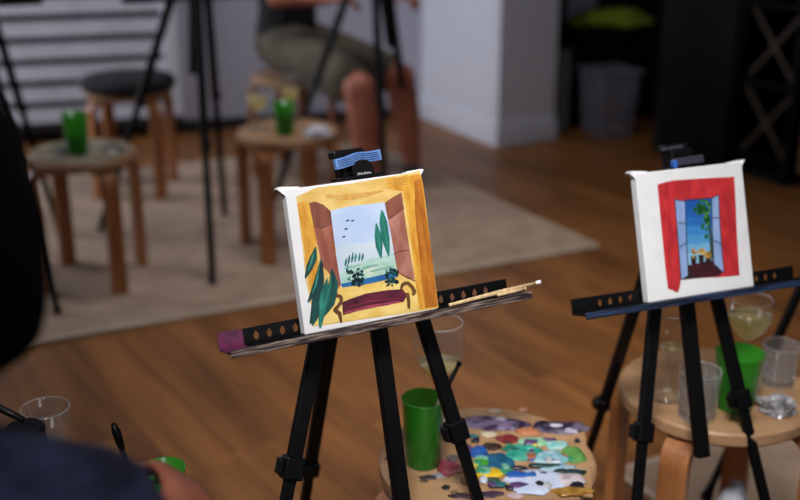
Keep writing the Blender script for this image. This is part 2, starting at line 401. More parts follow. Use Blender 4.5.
        b = bmesh.new(); bar(b, c0+up*.034+e*-.034+nf*-.01, c0+up*.036+e*.006+nf*-.01, .006, .008, up, .002); box(b, c0+up*.024+nf*-.012+e*-.014, (.014, .018, .01), cax, .002); obj('lever', b, mat('grey_grip', (58, 58, 72), .4), cl)
    return t, fr

def px_leg(fr, p0, p1, off, t_top, cpx):
    """front leg lying in the plane off behind the canvas, through two sighted points, down to the floor"""
    B, e, up, nf = fr; a, b = on_plane(*p0, fr, off), on_plane(*p1, fr, off); d = b-a
    ft = a+d*((.0-a.z)/d.z); tp = a+d*((t_top-(a-B).dot(up))/d.dot(up))
    c = on_plane(*cpx, fr, off); return (tp, ft, (c-tp).length/(ft-tp).length)

M_lip = mat('worn_tray_edge', (142, 124, 114), .5, (38, 22, 26), (26, 420, 420), lo=.44, hi=.66, bump=.4)
M_lip2 = mat('blue_smeared_tray_edge', (46, 66, 102), .4, (14, 18, 30), (14, 300, 300), lo=.42, hi=.7)
M_stain = mat('magenta_stain', (108, 36, 80), .4, (44, 16, 40), (40, 40, 40), lo=.35, hi=.55)
BM, YM, LM = (-.0364, 1.3922, .7692), .4604, .2967
frm = frame(BM, YM, LM)
easel_m, _ = easel('black field easel carrying the golden window painting, blue ribbed holder', BM, YM, LM, (-.210, .243),
    [px_leg(frm, (316, 345), (286, 500), -.05, .14, (287, 467)), px_leg(frm, (424, 325), (478, 500), -.05, .14, (453, 432))],
    (-.215, 1.80, 0), .14, (-.30, .235), .024, M_bluegrip, M_stain, M_lip, clampt=(.1955, -.012, 5))
BR, YR, LR = (.4853, 1.6511, .7033), .3595, .3245
frr = frame(BR, YR, LR)
easel_r, _ = easel('black field easel carrying the red doorway painting', BR, YR, LR, (-.224, .212),
    [px_leg(frr, (655, 305), (637, 500), -.05, .15, (642, 432)), px_leg(frr, (717, 300), (765, 500), -.05, .15, (743, 398))],
    tuple(at_z(569, 512)), .15, (-.272, .225), -.004, None, None, M_lip2, clampt=(.2035, .004, 2))

def far_easel(label, B, yaw, lean, feet, group=None):
    fr = frame(B, yaw, lean); B, e, up, nf = fr
    hd = B+nf*-.055+up*.16
    return easel(label, B, yaw, lean, (-.235, .235), [(hd+e*-.035, feet[0], .5), (hd+e*.035, feet[1], .5)], feet[2], .16, mast=(-.27, .25), detail=True, lw=1.35, clampt=(.205, 0, 2))
FE = [('black field easel standing before the black padded stool', (-.73, 3.93, .885), R(204), ((-.69, 4.16, .0185), (-1.13, 3.96, .0185), (-.62, 3.42, .0185))),
      ('black field easel beside the lone green cup stool, by slatted window', (-1.43, 3.74, .885), R(204), ((-1.28, 3.95, .0185), (-1.66, 3.74, .0185), (-1.06, 3.17, .0185))),
      ('black field easel before the seated painter in shorts', (-.05, 4.40, .90), R(150), ((.06, 4.80, .0185), (-.515, 4.235, .0185), (-.055, 4.16, .0185)))]
far_frames = []
for l_, B_, y_, f_ in FE:
    t_, fr_ = far_easel(l_, B_, y_, R(14), f_); far_frames.append(fr_)

# an easel out to the right; only one sloping leg reaches into view
BX, YX = (1.0, 2.03, .78), R(90)
frx = frame(BX, YX, R(16)); hx = frx[0]+frx[3]*-.055+frx[2]*.16
easel('black field easel sloping one leg behind the stool of wine glasses', BX, YX, R(16), (-.2, .2),
      [(hx+frx[1]*-.04, (1.32, 1.80, .0185), .5), (hx+frx[1]*.035, (1.32, 2.28, .0185), .5)], tuple(at_z(706, 498, .0185)), .16, clampt=(.205, 0, 2))

# ------------------------------------------------------------------ canvases and paint
def canvas(label, fr, h, ear=True, w_=.2, cat='painting', name='canvas_painting', group=None):
    B, e, up, nf = fr; cax = (e, up, nf)
    t = thing(name, label, cat, tuple(B), group)
    b = bmesh.new(); box(b, B+up*h/2+nf*-.0085, (w_, h, .017), cax, .0015); obj('stretched_canvas', b, M_canvas, t)
    if ear:
        for s, k in ((-1, 1.0), (1, .6)):
            b = bmesh.new(); c = B+e*(s*w_/2)+up*h
            q = [c+e*(-s*.004)+up*-.012, c+e*(s*.011*k)+up*.002, c+e*(s*.004)+up*.0045*k+nf*-.004, c+e*(-s*.022)+up*.0015]
            a1 = [b.verts.new(v+nf*-.001) for v in q]; a2 = [b.verts.new(v+nf*-.013) for v in q]
            b.faces.new(a1); b.faces.new(a2[::-1])
            for i in range(4): b.faces.new((a1[i], a1[(i+1) % 4], a2[(i+1) % 4], a2[i]))
            obj('corner_fold', b, M_canvas, t, label='folded canvas corner')
    return t
cv_m = canvas('square canvas painted with an open window in a golden wall', frm, .1944)
cv_r = canvas('square canvas painted with blue shutters in a red wall', frr, .2046)
FL = ['canvas on the easel before the black padded stool', 'canvas on the easel by the slatted window', 'canvas on the easel before the painter in shorts']
for l_, fr_ in zip(FL, far_frames): canvas(l_, fr_, .2, name='blank_canvas', cat='canvas')
canvas('canvas on the easel sloping behind the wine glass stool', frx, .2, name='blank_canvas', cat='canvas')

class Paint:
    """paint laid on a canvas: coordinates are read off an enlarged view (x0, y0, scale) and turned into canvas units"""
    def __init__(s, t, fr, x0, y0, k): s.t, s.fr, s.x0, s.y0, s.k, s.n = t, fr, x0, y0, k, 0
    def P(s, p, lift): return on_plane(s.x0+p[0]/s.k, s.y0+p[1]/s.k, s.fr, 0) + s.fr[3]*lift
    def poly(s, name, pts, m, smooth=0, label=None):
        s.n += 1; lift = .00012+.000016*s.n
        if smooth:
            q = []; n = len(pts)
            for i in range(n):
                p0, p1, p2, p3 = [pts[(i+j-1) % n] for j in range(4)]
                for a in range(smooth):
                    u = a/smooth
                    q.append(tuple(.5*((2*p1[c])+(-p0[c]+p2[c])*u+(2*p0[c]-5*p1[c]+4*p2[c]-p3[c])*u*u+(-p0[c]+3*p1[c]-3*p2[c]+p3[c])*u**3) for c in (0, 1)))
            pts = q
        b = bmesh.new(); f = b.faces.new([b.verts.new(s.P(p, lift)) for p in pts])
        if f.normal.dot(s.fr[3]) < 0: f.normal_flip()
        bmesh.ops.triangulate(b, faces=[f]); return obj(name, b, m, s.t, label=label)
    def stroke(s, name, pts, wd_, m):
        """tapering brush stroke along pts; wd_ list of half widths"""
        s.n += 1; lift = .00012+.000016*s.n; b = bmesh.new(); prev = None
        n = 6; dense = []; N = len(pts)
        for i in range(N-1):
            for a in range(n if i < N-2 else n+1):
                u = a/n; p0, p1, p2, p3 = pts[max(i-1, 0)], pts[i], pts[i+1], pts[min(i+2, N-1)]
                xy = tuple(.5*((2*p1[c])+(-p0[c]+p2[c])*u+(2*p0[c]-5*p1[c]+4*p2[c]-p3[c])*u*u+(-p0[c]+3*p1[c]-3*p2[c]+p3[c])*u**3) for c in (0, 1))
                dense.append((*xy, wd_[i]*(1-u)+wd_[i+1]*u))
        for i, (x, y, w0) in enumerate(dense):
            a, c = dense[max(i-1, 0)], dense[min(i+1, len(dense)-1)]; dx, dy = c[0]-a[0], c[1]-a[1]; L = math.hypot(dx, dy) or 1
            v = (b.verts.new(s.P((x-dy/L*w0, y+dx/L*w0), lift)), b.verts.new(s.P((x+dy/L*w0, y-dx/L*w0), lift)))
            if prev: b.faces.new((prev[0], prev[1], v[1], v[0]))
            prev = v
        bmesh.ops.recalc_face_normals(b, faces=b.faces[:])
        return obj(name, b, m, s.t)
    def dots(s, name, cs, m, r):
        s.n += 1; lift = .00012+.000016*s.n; b = bmesh.new(); q = random.Random(s.n)
        for c in cs:
            a0 = q.random()*6; rr = r*(.7+.6*q.random())
            b.faces.new([b.verts.new(s.P((c[0]+math.cos(a0+k*1.047)*rr*(.7+.5*q.random()), c[1]+math.sin(a0+k*1.047)*rr*(.7+.5*q.random())), lift)) for k in range(6)])
        return obj(name, b, m, s.t)
def pm(name, c, c2=None, sc=(60, 60, 12), rough=.5, lo=.38, hi=.62): return mat('paint_'+name, c, rough, c2, sc, lo=lo, hi=hi, bump=.35, detail=5)

# golden window painting
p = Paint(cv_m, frm, 260, 130, 2.275)
Y1 = pm('ochre_yellow', (232, 200, 124), (218, 178, 92), (30, 30, 70)); Y2 = pm('golden', (226, 172, 66), (204, 136, 38), (90, 90, 12)); Y3 = pm('dark_gold', (190, 118, 30), (168, 96, 22), (120, 120, 10))
p.poly('wall_paint', [(82, 152), (96, 146), (128, 131), (200, 123), (285, 108), (335, 99), (364, 92), (372, 130), (390, 280), (406, 404), (330, 418), (240, 430), (150, 444), (121, 447), (116, 400), (104, 340), (96, 260), (90, 215)], Y1)
p.poly('wall_paint', [(84, 168), (100, 160), (114, 170), (128, 250), (134, 330), (122, 420), (117, 380), (104, 300), (96, 230)], Y2)
p.poly('wall_paint', [(288, 112), (364, 100), (372, 130), (405, 402), (378, 408), (360, 408), (354, 345), (340, 225), (326, 140), (290, 134)], Y2)
p.poly('wall_paint', [(350, 118), (366, 108), (390, 280), (404, 400), (376, 406), (366, 330)], Y3)
q = random.Random(9)
for k in range(9):
    x_ = 344+q.random()*22; y_ = 120+q.random()*120; l_ = 70+q.random()*110; y1_ = min(y_+l_, 400)
    p.stroke('brush_mark', [(x_+(y_-110)*.11, y_), (x_+((y_+y1_)/2-110)*.115, (y_+y1_)/2), (x_+(y1_-110)*.12, y1_)], [.6, 1.8+q.random()*1.4, .5], Y3 if k % 3 else pm('burnt', (150, 82, 20), (170, 100, 26)))
for k in range(5): p.stroke('brush_mark', [(290+q.random()*10, 112+k*5), (315, 110+k*4), (335+q.random()*10, 103+k*5)], [.6, 2.0, .6], pm('tan_smear2', (200, 140, 52), (216, 166, 74)))
p.stroke('wall_paint', [(150, 150), (210, 152), (280, 138)], [3, 7, 2], pm('tan_smear', (206, 150, 70), (216, 176, 92)))
p.poly('wall_paint', [(120, 372), (250, 352), (352, 338), (362, 405), (240, 428), (124, 444)], pm('pale_yellow', (240, 210, 128), (228, 190, 96), (40, 40, 60)))
p.poly('sky_paint', [(158, 184), (200, 174), (284, 164), (298, 240), (311, 322), (250, 345), (184, 356), (172, 270)], pm('sky', (196, 214, 240), (180, 200, 234), (20, 20, 20)))
p.poly('mist_paint', [(176, 262), (240, 258), (300, 244), (308, 300), (240, 322), (184, 338)], pm('mist', (204, 218, 230), (190, 206, 222), (14, 14, 30)), 3)
p.poly('hill_paint', [(183, 330), (200, 316), (222, 304), (246, 294), (270, 290), (304, 280), (311, 322), (250, 336), (186, 352)], pm('hill', (158, 200, 186), (186, 212, 206), (40, 40, 60)))
p.poly('hill_paint', [(232, 318), (262, 304), (306, 300), (311, 322), (250, 336)], pm('hill_pale', (196, 214, 196), (150, 196, 178), (40, 40, 60)), 3)
p.poly('water_paint', [(184, 350), (230, 340), (311, 322), (313, 334), (250, 349), (187, 358)], pm('lake', (38, 106, 168), (30, 84, 148)))
G1 = pm('viridian', (34, 128, 112), (20, 92, 86), (60, 60, 10)); G2 = pm('deep_green', (14, 82, 72), (8, 50, 52), (80, 80, 12)); G3 = pm('dark_teal', (10, 60, 66), (6, 38, 48))
for a, w0 in (([(277, 182), (280, 210), (286, 250), (293, 288)], [1, 9, 9, 1]), ([(264, 212), (268, 240), (271, 265), (275, 292)], [1, 8, 8, 1])):
    p.stroke('cypress_tree', a, w0, G1)
for x, y, h_ in ((193, 310, 18), (200, 306, 22), (208, 302, 24), (215, 300, 20), (224, 299, 20), (231, 298, 18), (196, 322, 16)):
    p.stroke('grass_stroke', [(x, y), (x+2, y-h_/2), (x+3, y-h_)], [1, 2.6, .8], G1)
BRN = pm('shutter_brown', (170, 104, 84), (136, 74, 56), (70, 70, 10)); BR2 = pm('shutter_pink', (184, 128, 112), (150, 92, 76), (70, 70, 10)); BRD = pm('shutter_dark', (118, 62, 46), (100, 50, 38))
p.poly('shutter_paint', [(111, 166), (126, 163), (144, 170), (160, 184), (166, 230), (172, 280), (180, 330), (184, 352), (174, 362), (163, 332), (140, 308), (132, 270), (122, 220)], BRN)
p.poly('shutter_paint', [(111, 166), (126, 163), (144, 170), (160, 184), (164, 214), (140, 222), (122, 218)], pm('shutter_top', (140, 82, 64), (116, 62, 48), (70, 70, 10)))
p.poly('shutter_paint', [(283, 166), (300, 154), (321, 142), (332, 220), (343, 290), (352, 341), (330, 332), (312, 324), (298, 240)], BR2)
p.poly('shutter_paint', [(283, 166), (300, 154), (321, 142), (327, 178), (296, 204), (290, 200)], pm('shutter_top', (140, 82, 64), (116, 62, 48), (70, 70, 10)))
for a in ([(292, 202), (306, 192), (327, 178)], [(304, 282), (318, 276), (338, 274)], [(122, 220), (140, 222), (160, 214)], [(312, 322), (332, 334), (353, 344)]): p.stroke('shutter_line', a, [1, 1.4, 1], BRD)
q = random.Random(2)
p.dots('bush', [(198+q.random()*36, 322+q.random()*32-.4*abs(k-9)) for k in range(34)], G3, 4)
p.dots('bush', [(287+q.random()*26, 316+q.random()*40) for k in range(34)], G3, 4)
p.dots('bush', [(200+q.random()*36, 322+q.random()*30) for k in range(12)], G1, 2.4)
p.dots('bush', [(287+q.random()*26, 318+q.random()*36) for k in range(12)], G1, 2.4)
for x, y in ((199, 206), (210, 206), (195, 225), (190, 243)): p.stroke('bird', [(x-4, y+1), (x, y), (x+4, y-2)], [.6, 1.7, .6], pm('navy_dot', (34, 40, 66)))
MR = pm('maroon', (104, 26, 52), (74, 16, 40), (20, 20, 60))
p.poly('bench_seat', [(186, 392), (205, 384), (240, 372), (290, 364), (324, 362), (334, 376), (326, 390), (280, 400), (240, 406), (188, 421)], MR)
p.stroke('bench_highlight', [(192, 416), (250, 402), (318, 390)], [1.5, 3.5, 1.5], pm('rose', (170, 66, 90), (120, 34, 60), (60, 60, 12)))
p.dots('button', [(218, 392), (257, 385), (296, 379)], pm('plum', (48, 10, 30)), 3)
WB = pm('walnut', (112, 72, 34), (82, 48, 22))
p.stroke('bench_arm', [(168, 384), (172, 377), (182, 379), (184, 390), (176, 402), (171, 410), (180, 418), (184, 438)], [2, 4, 4, 4, 4, 5, 5, 2], WB)
p.stroke('bench_arm', [(320, 362), (324, 352), (334, 348), (344, 356), (350, 368), (346, 376)], [2, 4, 4, 4, 5, 2], WB)
p.stroke('bench_arm', [(334, 370), (337, 386), (338, 406)], [4, 4, 3], WB)
for a, w0, g in (([(126, 266), (121, 290), (112, 312), (102, 337)], [1, 8, 8, 1], G2), ([(138, 294), (134, 330), (124, 362), (108, 392)], [1, 8, 8, 1], G2), ([(140, 300), (136, 340), (128, 390), (114, 440)], [1, 9, 11, 2], G3),
                 ([(162, 316), (166, 350), (156, 392), (134, 432)], [1, 11, 13, 2], G2), ([(152, 338), (146, 372), (140, 410), (136, 450)], [1, 9, 9, 2], G1), ([(128, 350), (126, 390), (126, 420), (118, 444)], [1, 7, 8, 1], G2), ([(162, 330), (158, 360), (152, 392), (140, 418)], [.5, 2.6, 3, .5], G1)):
    p.stroke('plant_leaf', a, w0, g)

LG = pm('leaf_sheen', (64, 150, 130), (40, 120, 106), (60, 60, 10))
for a in ([(122, 278), (116, 300), (108, 322)], [(134, 310), (128, 345), (118, 372)], [(160, 340), (152, 380), (140, 412)], [(143, 360), (139, 395), (136, 430)], [(279, 200), (284, 235), (290, 270)], [(266, 228), (270, 252), (273, 276)]): p.stroke('leaf_sheen', a, [.4, 1.9, .4], LG)
for a in ([(190, 316), (206, 310), (226, 306)], [(214, 326), (240, 312), (270, 306)], [(250, 322), (276, 314), (304, 310)]): p.stroke('hill_stroke', a, [.5, 2.4, .5], pm('hill_stroke', (120, 178, 166), (150, 196, 186)))
p.stroke('bench_highlight', [(200, 402), (250, 390), (316, 382)], [.6, 1.8, .6], pm('wine_red', (140, 40, 66), (110, 28, 54)))

# red doorway painting
p = Paint(cv_r, frr, 620, 140, 3.1286)
RD = pm('signal_red', (206, 48, 52), (176, 34, 42), (80, 80, 10)); LB = pm('pale_blue', (150, 176, 222), (128, 156, 206), (60, 60, 12)); DB = pm('ink_blue', (24, 32, 62))
p.poly('red_wall', [(117, 140), (140, 132), (170, 126), (260, 120), (340, 116), (357, 114), (361, 180), (366, 300), (374, 424), (330, 428), (250, 432), (190, 438), (187, 460), (180, 479), (164, 470), (150, 466), (142, 400), (128, 260)], RD)
SKY = [(26, 84, 166), (30, 96, 178), (40, 112, 188), (58, 134, 200), (84, 156, 208), (118, 178, 214), (146, 192, 216)]
for k in range(7):
    ya, yb = 188+28*k, 190+28*(k+1) if k < 6 else 392
    p.poly('sky_paint', [(200+k, ya), (222+k, ya-4), (244, ya-1), (266, ya-7), (292, ya-6), (294, yb-6), (206+k, yb)], pm('sky_%d' % k, SKY[k], SKY[max(k-1, 0)], (30, 30, 60), lo=.2, hi=.7))
p.poly('floor_paint', [(210, 392), (250, 384), (292, 374), (308, 396), (325, 412), (306, 426), (250, 432), (192, 438)], pm('maroon_floor', (70, 20, 30), (48, 14, 22)))
GN = pm('tree_green', (40, 120, 52), (22, 84, 40))
p.stroke('tree_trunk', [(268, 210), (276, 250), (283, 300), (288, 372)], [2, 4, 4, 5], pm('trunk', (34, 74, 56), (50, 66, 40)))
q = random.Random(4)
p.dots('tree_leaf', [(258+q.gauss(0, 13), 214+q.gauss(0, 12)) for k in range(34)]+[(232+q.random()*20, 212+q.random()*12) for k in range(8)]+[(270+q.gauss(0, 6), 246+q.gauss(0, 16)) for k in range(22)], GN, 6)
p.dots('tree_leaf', [(266+q.gauss(0, 12), 226+q.gauss(0, 20)) for k in range(14)], pm('leaf_light', (96, 160, 70)), 3)
for x, y in ((230, 374), (254, 370), (275, 376)):
    p.poly('flower_pot', [(x-9, y-10), (x+9, y-11), (x+7, y+14), (x-7, y+14)], pm('pot', (36, 20, 26)))
    p.dots('flower', [(x+q.gauss(0, 5), y-20+q.gauss(0, 6)) for k in range(14)], pm('flower_yellow', (226, 178, 74), (190, 140, 60)), 4.5)
p.poly('shutter_paint', [(172, 186), (203, 190), (207, 300), (213, 424), (191, 438), (180, 300)], LB)
p.poly('shutter_paint', [(285, 182), (308, 171), (314, 290), (324, 414), (293, 386), (289, 290)], LB)
for a in ([(171, 186), (180, 300), (191, 438)], [(203, 190), (207, 300), (213, 424)], [(171, 185), (186, 189), (203, 191)], [(181, 258), (193, 260), (206, 262)], [(186, 336), (198, 328), (210, 318)], [(191, 438), (202, 431), (213, 424)],
          [(285, 182), (289, 290), (293, 386)], [(308, 171), (314, 290), (325, 416)], [(285, 182), (296, 177), (308, 171)], [(288, 243), (300, 244), (312, 243)], [(290, 314), (304, 320), (318, 326)], [(203, 189), (244, 185), (285, 181)]):
    p.stroke('outline', a, [1.3, 1.5, 1.3], DB)

# ------------------------------------------------------------------ brushes on the tray
def brush(name, a, b_, r, label, m_handle=M_handle, tip=None, cat='paintbrush', ferr=None):
    a, b_ = Vector(a), Vector(b_); d = b_-a; t = thing(name, label, cat, tuple(a))
    bm = bmesh.new(); tube(bm, [a, a+d*.25, a+d*.6, a+d*.94], [r*.8, r, r*1.15, r*.75]); obj('handle', bm, m_handle, t, True)
    bm = bmesh.new(); tube(bm, [a+d*.94, a+d*.985, b_], [r*.8, r*1.15, r*.5]); obj('tip', bm, tip or M_canvas, t, True)
    if ferr:
        bm = bmesh.new(); tube(bm, [a, a-d.normalized()*.02], [r*1.05, r*1.2]); obj('ferrule', bm, M_steel, t, True)
        bm = bmesh.new(); tube(bm, [a-d.normalized()*.02, a-d.normalized()*.03, a-d.normalized()*.038], [r*1.3, r*1.5, r*.3]); obj('bristles', bm, ferr, t, True)
    return t
B, e, up, nf = frm
brush('paintbrush', B+e*.112+up*.004+nf*.012, B+e*.268+up*.011+nf*.008, .0030, 'pale wooden brush lying along the tray of the golden painting')
brush('paintbrush', B+e*.190+up*.0045+nf*.0125, B+e*.240+up*.006+nf*.010, .0026, 'short pale brush end beside the longer brush on the tray', tip=M_handle)

# ------------------------------------------------------------------ palettes
ZS = .45
c4 = [at_z(450, 482, ZS), at_z(593, 498, ZS), at_z(584, 427, ZS), at_z(447, 410, ZS)]
pc = sum(c4, Vector())/4
pal = thing('palette_sheet', 'thin tan palette sheet covered in bright mixed paint dabs', 'palette', tuple(pc))
pax = (V(.996, .087, 0), V(-.087, .996, 0), Z)
bmn = bmesh.new()
cz = [v.copy() for v in c4]
top = [bmn.verts.new(v+Z*.002) for v in cz]; bot = [bmn.verts.new(v+Z*.0002) for v in cz]
bmn.faces.new(top); bmn.faces.new(bot[::-1])
for i in range(4): bmn.faces.new((bot[i], bot[(i+1) % 4], top[(i+1) % 4], top[i]))
obj('sheet', bmn, mat('palette_card', (188, 150, 110), .4, (168, 128, 90), (20, 20, 20)), pal)
def dab(cx, cy, hx, hy, col, col2=None, rot=0, z=ZS+.002, parent=pal, h=.0035, name='paint_dab', k=3.636, x0=380, y0=390, rough=.38):
    pt = at_z(x0+cx/k, y0+cy/k, z); d = (pt-ORG).length; s = d/FPX/k; dab.n += 1
    b = bmesh.new(); blob(b, pt, hx*s*1.18, hy*s/.5*1.3, h*(.8+.01*(dab.n % 40)), rot, dab.n*1.37, rough=rough)
    nm = 'dab_%d_%d_%d' % col + ('_%d' % col2[0] if col2 else '')
    return obj(name, b, mat(nm, col, .28, col2, (50, 50, 50), lo=.42, hi=.58, bump=.3), parent, True)
dab.n = 0
for a in [(415, 122, 105, 20, (64, 40, 80), (140, 122, 160)), (360, 108, 45, 9, (44, 30, 60), (120, 90, 140)), (470, 128, 36, 8, (196, 186, 206), (90, 60, 110)), (648, 138, 92, 19, (46, 36, 58), (116, 104, 126)), (690, 150, 30, 8, (190, 186, 204)), (600, 124, 36, 8, (34, 26, 40)),
          (395, 162, 26, 8, (216, 204, 176)), (465, 180, 34, 13, (128, 40, 40), (90, 26, 30)), (540, 152, 38, 10, (204, 130, 90), (190, 120, 80)), (347, 185, 13, 8, (26, 22, 44)), (405, 205, 30, 11, (58, 36, 30)), (358, 228, 32, 18, (44, 100, 180), (30, 74, 150)),
          (365, 266, 32, 12, (70, 160, 44)), (390, 300, 50, 15, (232, 196, 36), (210, 170, 30)), (255, 285, 44, 22, (164, 74, 92), (140, 56, 70)), (265, 247, 20, 8, (120, 110, 110)), (435, 262, 46, 24, (34, 100, 136), (24, 76, 110)), (520, 226, 66, 22, (30, 142, 122), (70, 170, 150)),
          (560, 188, 52, 12, (160, 208, 172), (110, 180, 150)), (645, 202, 40, 12, (120, 196, 190), (180, 214, 216)), (700, 234, 40, 24, (104, 164, 84), (84, 140, 66)), (618, 250, 62, 20, (176, 208, 222), (120, 180, 190)), (640, 284, 60, 10, (150, 190, 206)),
          (560, 332, 98, 32, (206, 216, 240), (190, 204, 232)), (690, 325, 46, 20, (216, 206, 210), (180, 160, 170)), (700, 370, 56, 12, (186, 140, 60), (150, 104, 40)), (320, 330, 30, 10, (150, 110, 90)), (410, 330, 24, 8, (60, 84, 60))]: dab(*a)
for a in [(500, 308, 34, 9, (36, 92, 176)), (545, 312, 20, 6, (50, 110, 190)), (600, 276, 50, 5, (16, 62, 62)), (700, 298, 44, 5, (16, 50, 52)), (470, 214, 24, 6, (20, 110, 90)), (440, 108, 18, 4, (210, 200, 220)), (640, 130, 20, 4, (200, 196, 210)), (500, 130, 18, 4, (40, 26, 56)), (545, 210, 24, 5, (60, 170, 150))]: dab(*a, z=ZS+.0045, h=.0025)
q = random.Random(21); PC = [(206, 216, 232), (34, 112, 120), (90, 60, 110), (60, 150, 110), (40, 90, 160), (214, 190, 80), (170, 100, 80), (30, 30, 44), (190, 196, 200), (120, 180, 160)]
for k in range(46): dab(300+q.random()*420, 165+q.random()*190, 8+q.random()*22, 4+q.random()*8, q.choice(PC), z=ZS+.002+.002*q.random(), h=.003)
spl = thing('paint_splashes', 'loose paint splashes on the birch stool around the palette sheet', 'paint', (SP[0], SP[1], ZS))
for a in [(240, 355, 14, 6, (40, 36, 36)), (215, 312, 26, 6, (150, 146, 160)), (180, 318, 30, 6, (60, 54, 60)), (160, 330, 14, 5, (90, 70, 50)), (30, 190, 6, 4, (70, 50, 40)), (44, 214, 8, 4, (60, 40, 36)), (26, 250, 7, 4, (80, 56, 40)), (52, 262, 6, 4, (100, 70, 50)), (60, 300, 8, 4, (50, 36, 32)), (270, 372, 12, 5, (120, 96, 66)),
          (400, 380, 46, 8, (40, 32, 44), (84, 60, 84)), (492, 384, 24, 7, (206, 180, 186)), (300, 386, 40, 8, (44, 30, 44), (90, 60, 70)), (520, 72, 14, 4, (200, 150, 130)), (420, 76, 18, 5, (196, 186, 170)), (300, 90, 14, 5, (140, 110, 110))]: dab(*a, z=ZS, h=.002, parent=spl, name='splash')

# stool palette on the rug
pl2 = thing('paint_palette', 'round mixing palette messy with grey and white paint under the lone green cup', 'palette', (SL[0], SL[1], ZS))
b = bmesh.new(); lathe(b, [(0, .0002), (.155, .0002), (.158, .003), (.155, .006), (0, .006)], (SL[0], SL[1], ZS), 36); obj('board', b, mat('used_palette', (176, 156, 122), .5, (120, 108, 92), (16, 16, 16)), pl2)
q = random.Random(11)
for k in range(26):
    a_, r_ = q.random()*6.28, .13*math.sqrt(q.random()); c_ = q.choice([(214, 210, 200), (60, 60, 66), (150, 146, 140), (196, 176, 120), (40, 44, 48), (90, 110, 90)])
    b = bmesh.new(); blob(b, (SL[0]+r_*math.cos(a_), SL[1]+r_*math.sin(a_), ZS+.006), .012+.018*q.random(), .010+.014*q.random(), .003, q.random()*3, k, 12)
    obj('paint_dab', b, mat('dab_%d_%d_%d' % c_, c_, .3), pl2, True)

# ------------------------------------------------------------------ cups and glasses
def cup(x, y, z, label, h=.118, r1=.041, r0=.029, fill=.45, name='plastic_cup'):
    t = thing(name, label, 'cup', (x, y, z)); c = (x, y, z)
    obj('cup_wall', lt([(0, .001), (r0-.001, .001), (r0, .003), (r1, h-.002), (r1+.001, h), (r1-.0012, h), (r0-.0015, .005), (0, .004)], c, 32), M_green, t, True)
    if fill:
        rf = r0+(r1-r0)*fill-.003; obj('water', lt([(0, .006), (r0-.004, .006), (rf, h*fill), (0, h*fill)], c, 28), M_water, t, label='murky rinse water')
    return t
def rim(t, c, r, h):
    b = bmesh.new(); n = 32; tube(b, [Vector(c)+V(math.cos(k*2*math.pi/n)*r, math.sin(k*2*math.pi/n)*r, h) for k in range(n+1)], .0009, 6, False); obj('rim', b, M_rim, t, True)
def wine_glass(x, y, z, label, h=.19, rb=.042, fill=.42, rot=0, stem=.085):
    t = thing('wine_glass', label, 'glass', (x, y, z)); c = (x, y, z); bh = h-stem
    prof = [(0, .0005), (.034, .0005), (.035, .002), (.012, .006), (.004, .014), (.0035, stem*.6), (.005, stem-.004)]
    obj('stem', lt(prof+[(0, stem-.002)], c, 28), M_glass, t, True)
    bo = [(.003, 0), (.016, .006), (.030, .022), (rb*.95, .045), (rb, .062), (rb*.97, bh*.8), (rb*.86, bh)]
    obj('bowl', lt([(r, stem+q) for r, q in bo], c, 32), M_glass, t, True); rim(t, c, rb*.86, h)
    if fill:
        fz = bh*fill; w_ = [(0, .002)]+[(r-.0015, q+.001) for r, q in bo if q < fz]
        for (r1, q1), (r2, q2) in zip(bo, bo[1:]):
            if q1 <= fz < q2: rr = r1+(r2-r1)*(fz-q1)/(q2-q1)
        obj('wine', lt([(r, stem+q) for r, q in w_]+[(rr-.0015, stem+fz), (0, stem+fz)], c, 30), M_wine, t, True, 'pale yellow wine')
    return t
M_cut = mixmat('cut_glass', (225, 226, 230), .93, (.90, .91, .92), .5, gloss=.12, noisy=140)
def tumbler(x, y, z, label, h=.09, r=.036, fill=.5):
    t = thing('glass_tumbler', label, 'glass', (x, y, z)); c = (x, y, z)
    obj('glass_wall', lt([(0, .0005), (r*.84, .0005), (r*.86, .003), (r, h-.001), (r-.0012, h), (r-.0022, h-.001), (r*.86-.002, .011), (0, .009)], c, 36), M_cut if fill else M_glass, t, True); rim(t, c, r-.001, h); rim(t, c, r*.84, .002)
    if fill:
        obj('water', lt([(0, .012), (r*.8, .012), (r*.9, h*fill), (0, h*fill)], c, 30), M_drink, t, True)
    return t
def at_y(px, py, Y): r = ray(px, py); return ORG + r*(Y/r.y)
def px_at(px, py, z): q_ = at_z(px, py, z); return q_.x, q_.y

# palette stool: green cup with two brushes, wine glass behind
cx, cy = px_at(423, 463, ZS); cup(cx, cy, ZS, 'green plastic cup of rinse water with brushes beside the palette sheet', fill=.62, h=.117, r1=.034, r0=.0275)
brush('paintbrush', at_y(424, 432, cy), at_y(460, 362, cy+.006), .0042, 'black-tipped brush leaning in the green cup by the palette', mat('dark_handle', (22, 20, 22), .4), M_plast)
brush('paintbrush', at_y(424, 448, cy-.012), at_y(441, 396, cy-.006), .0040, 'brush with pale ferrule standing in the green cup by the palette', mat('silver_handle', (176, 172, 160), .35), M_plast)
gx, gy = px_at(438, 424, ZS); wine_glass(gx, gy, ZS, 'wine glass behind the green cup on the palette stool', h=.190, rb=.045, fill=.30)

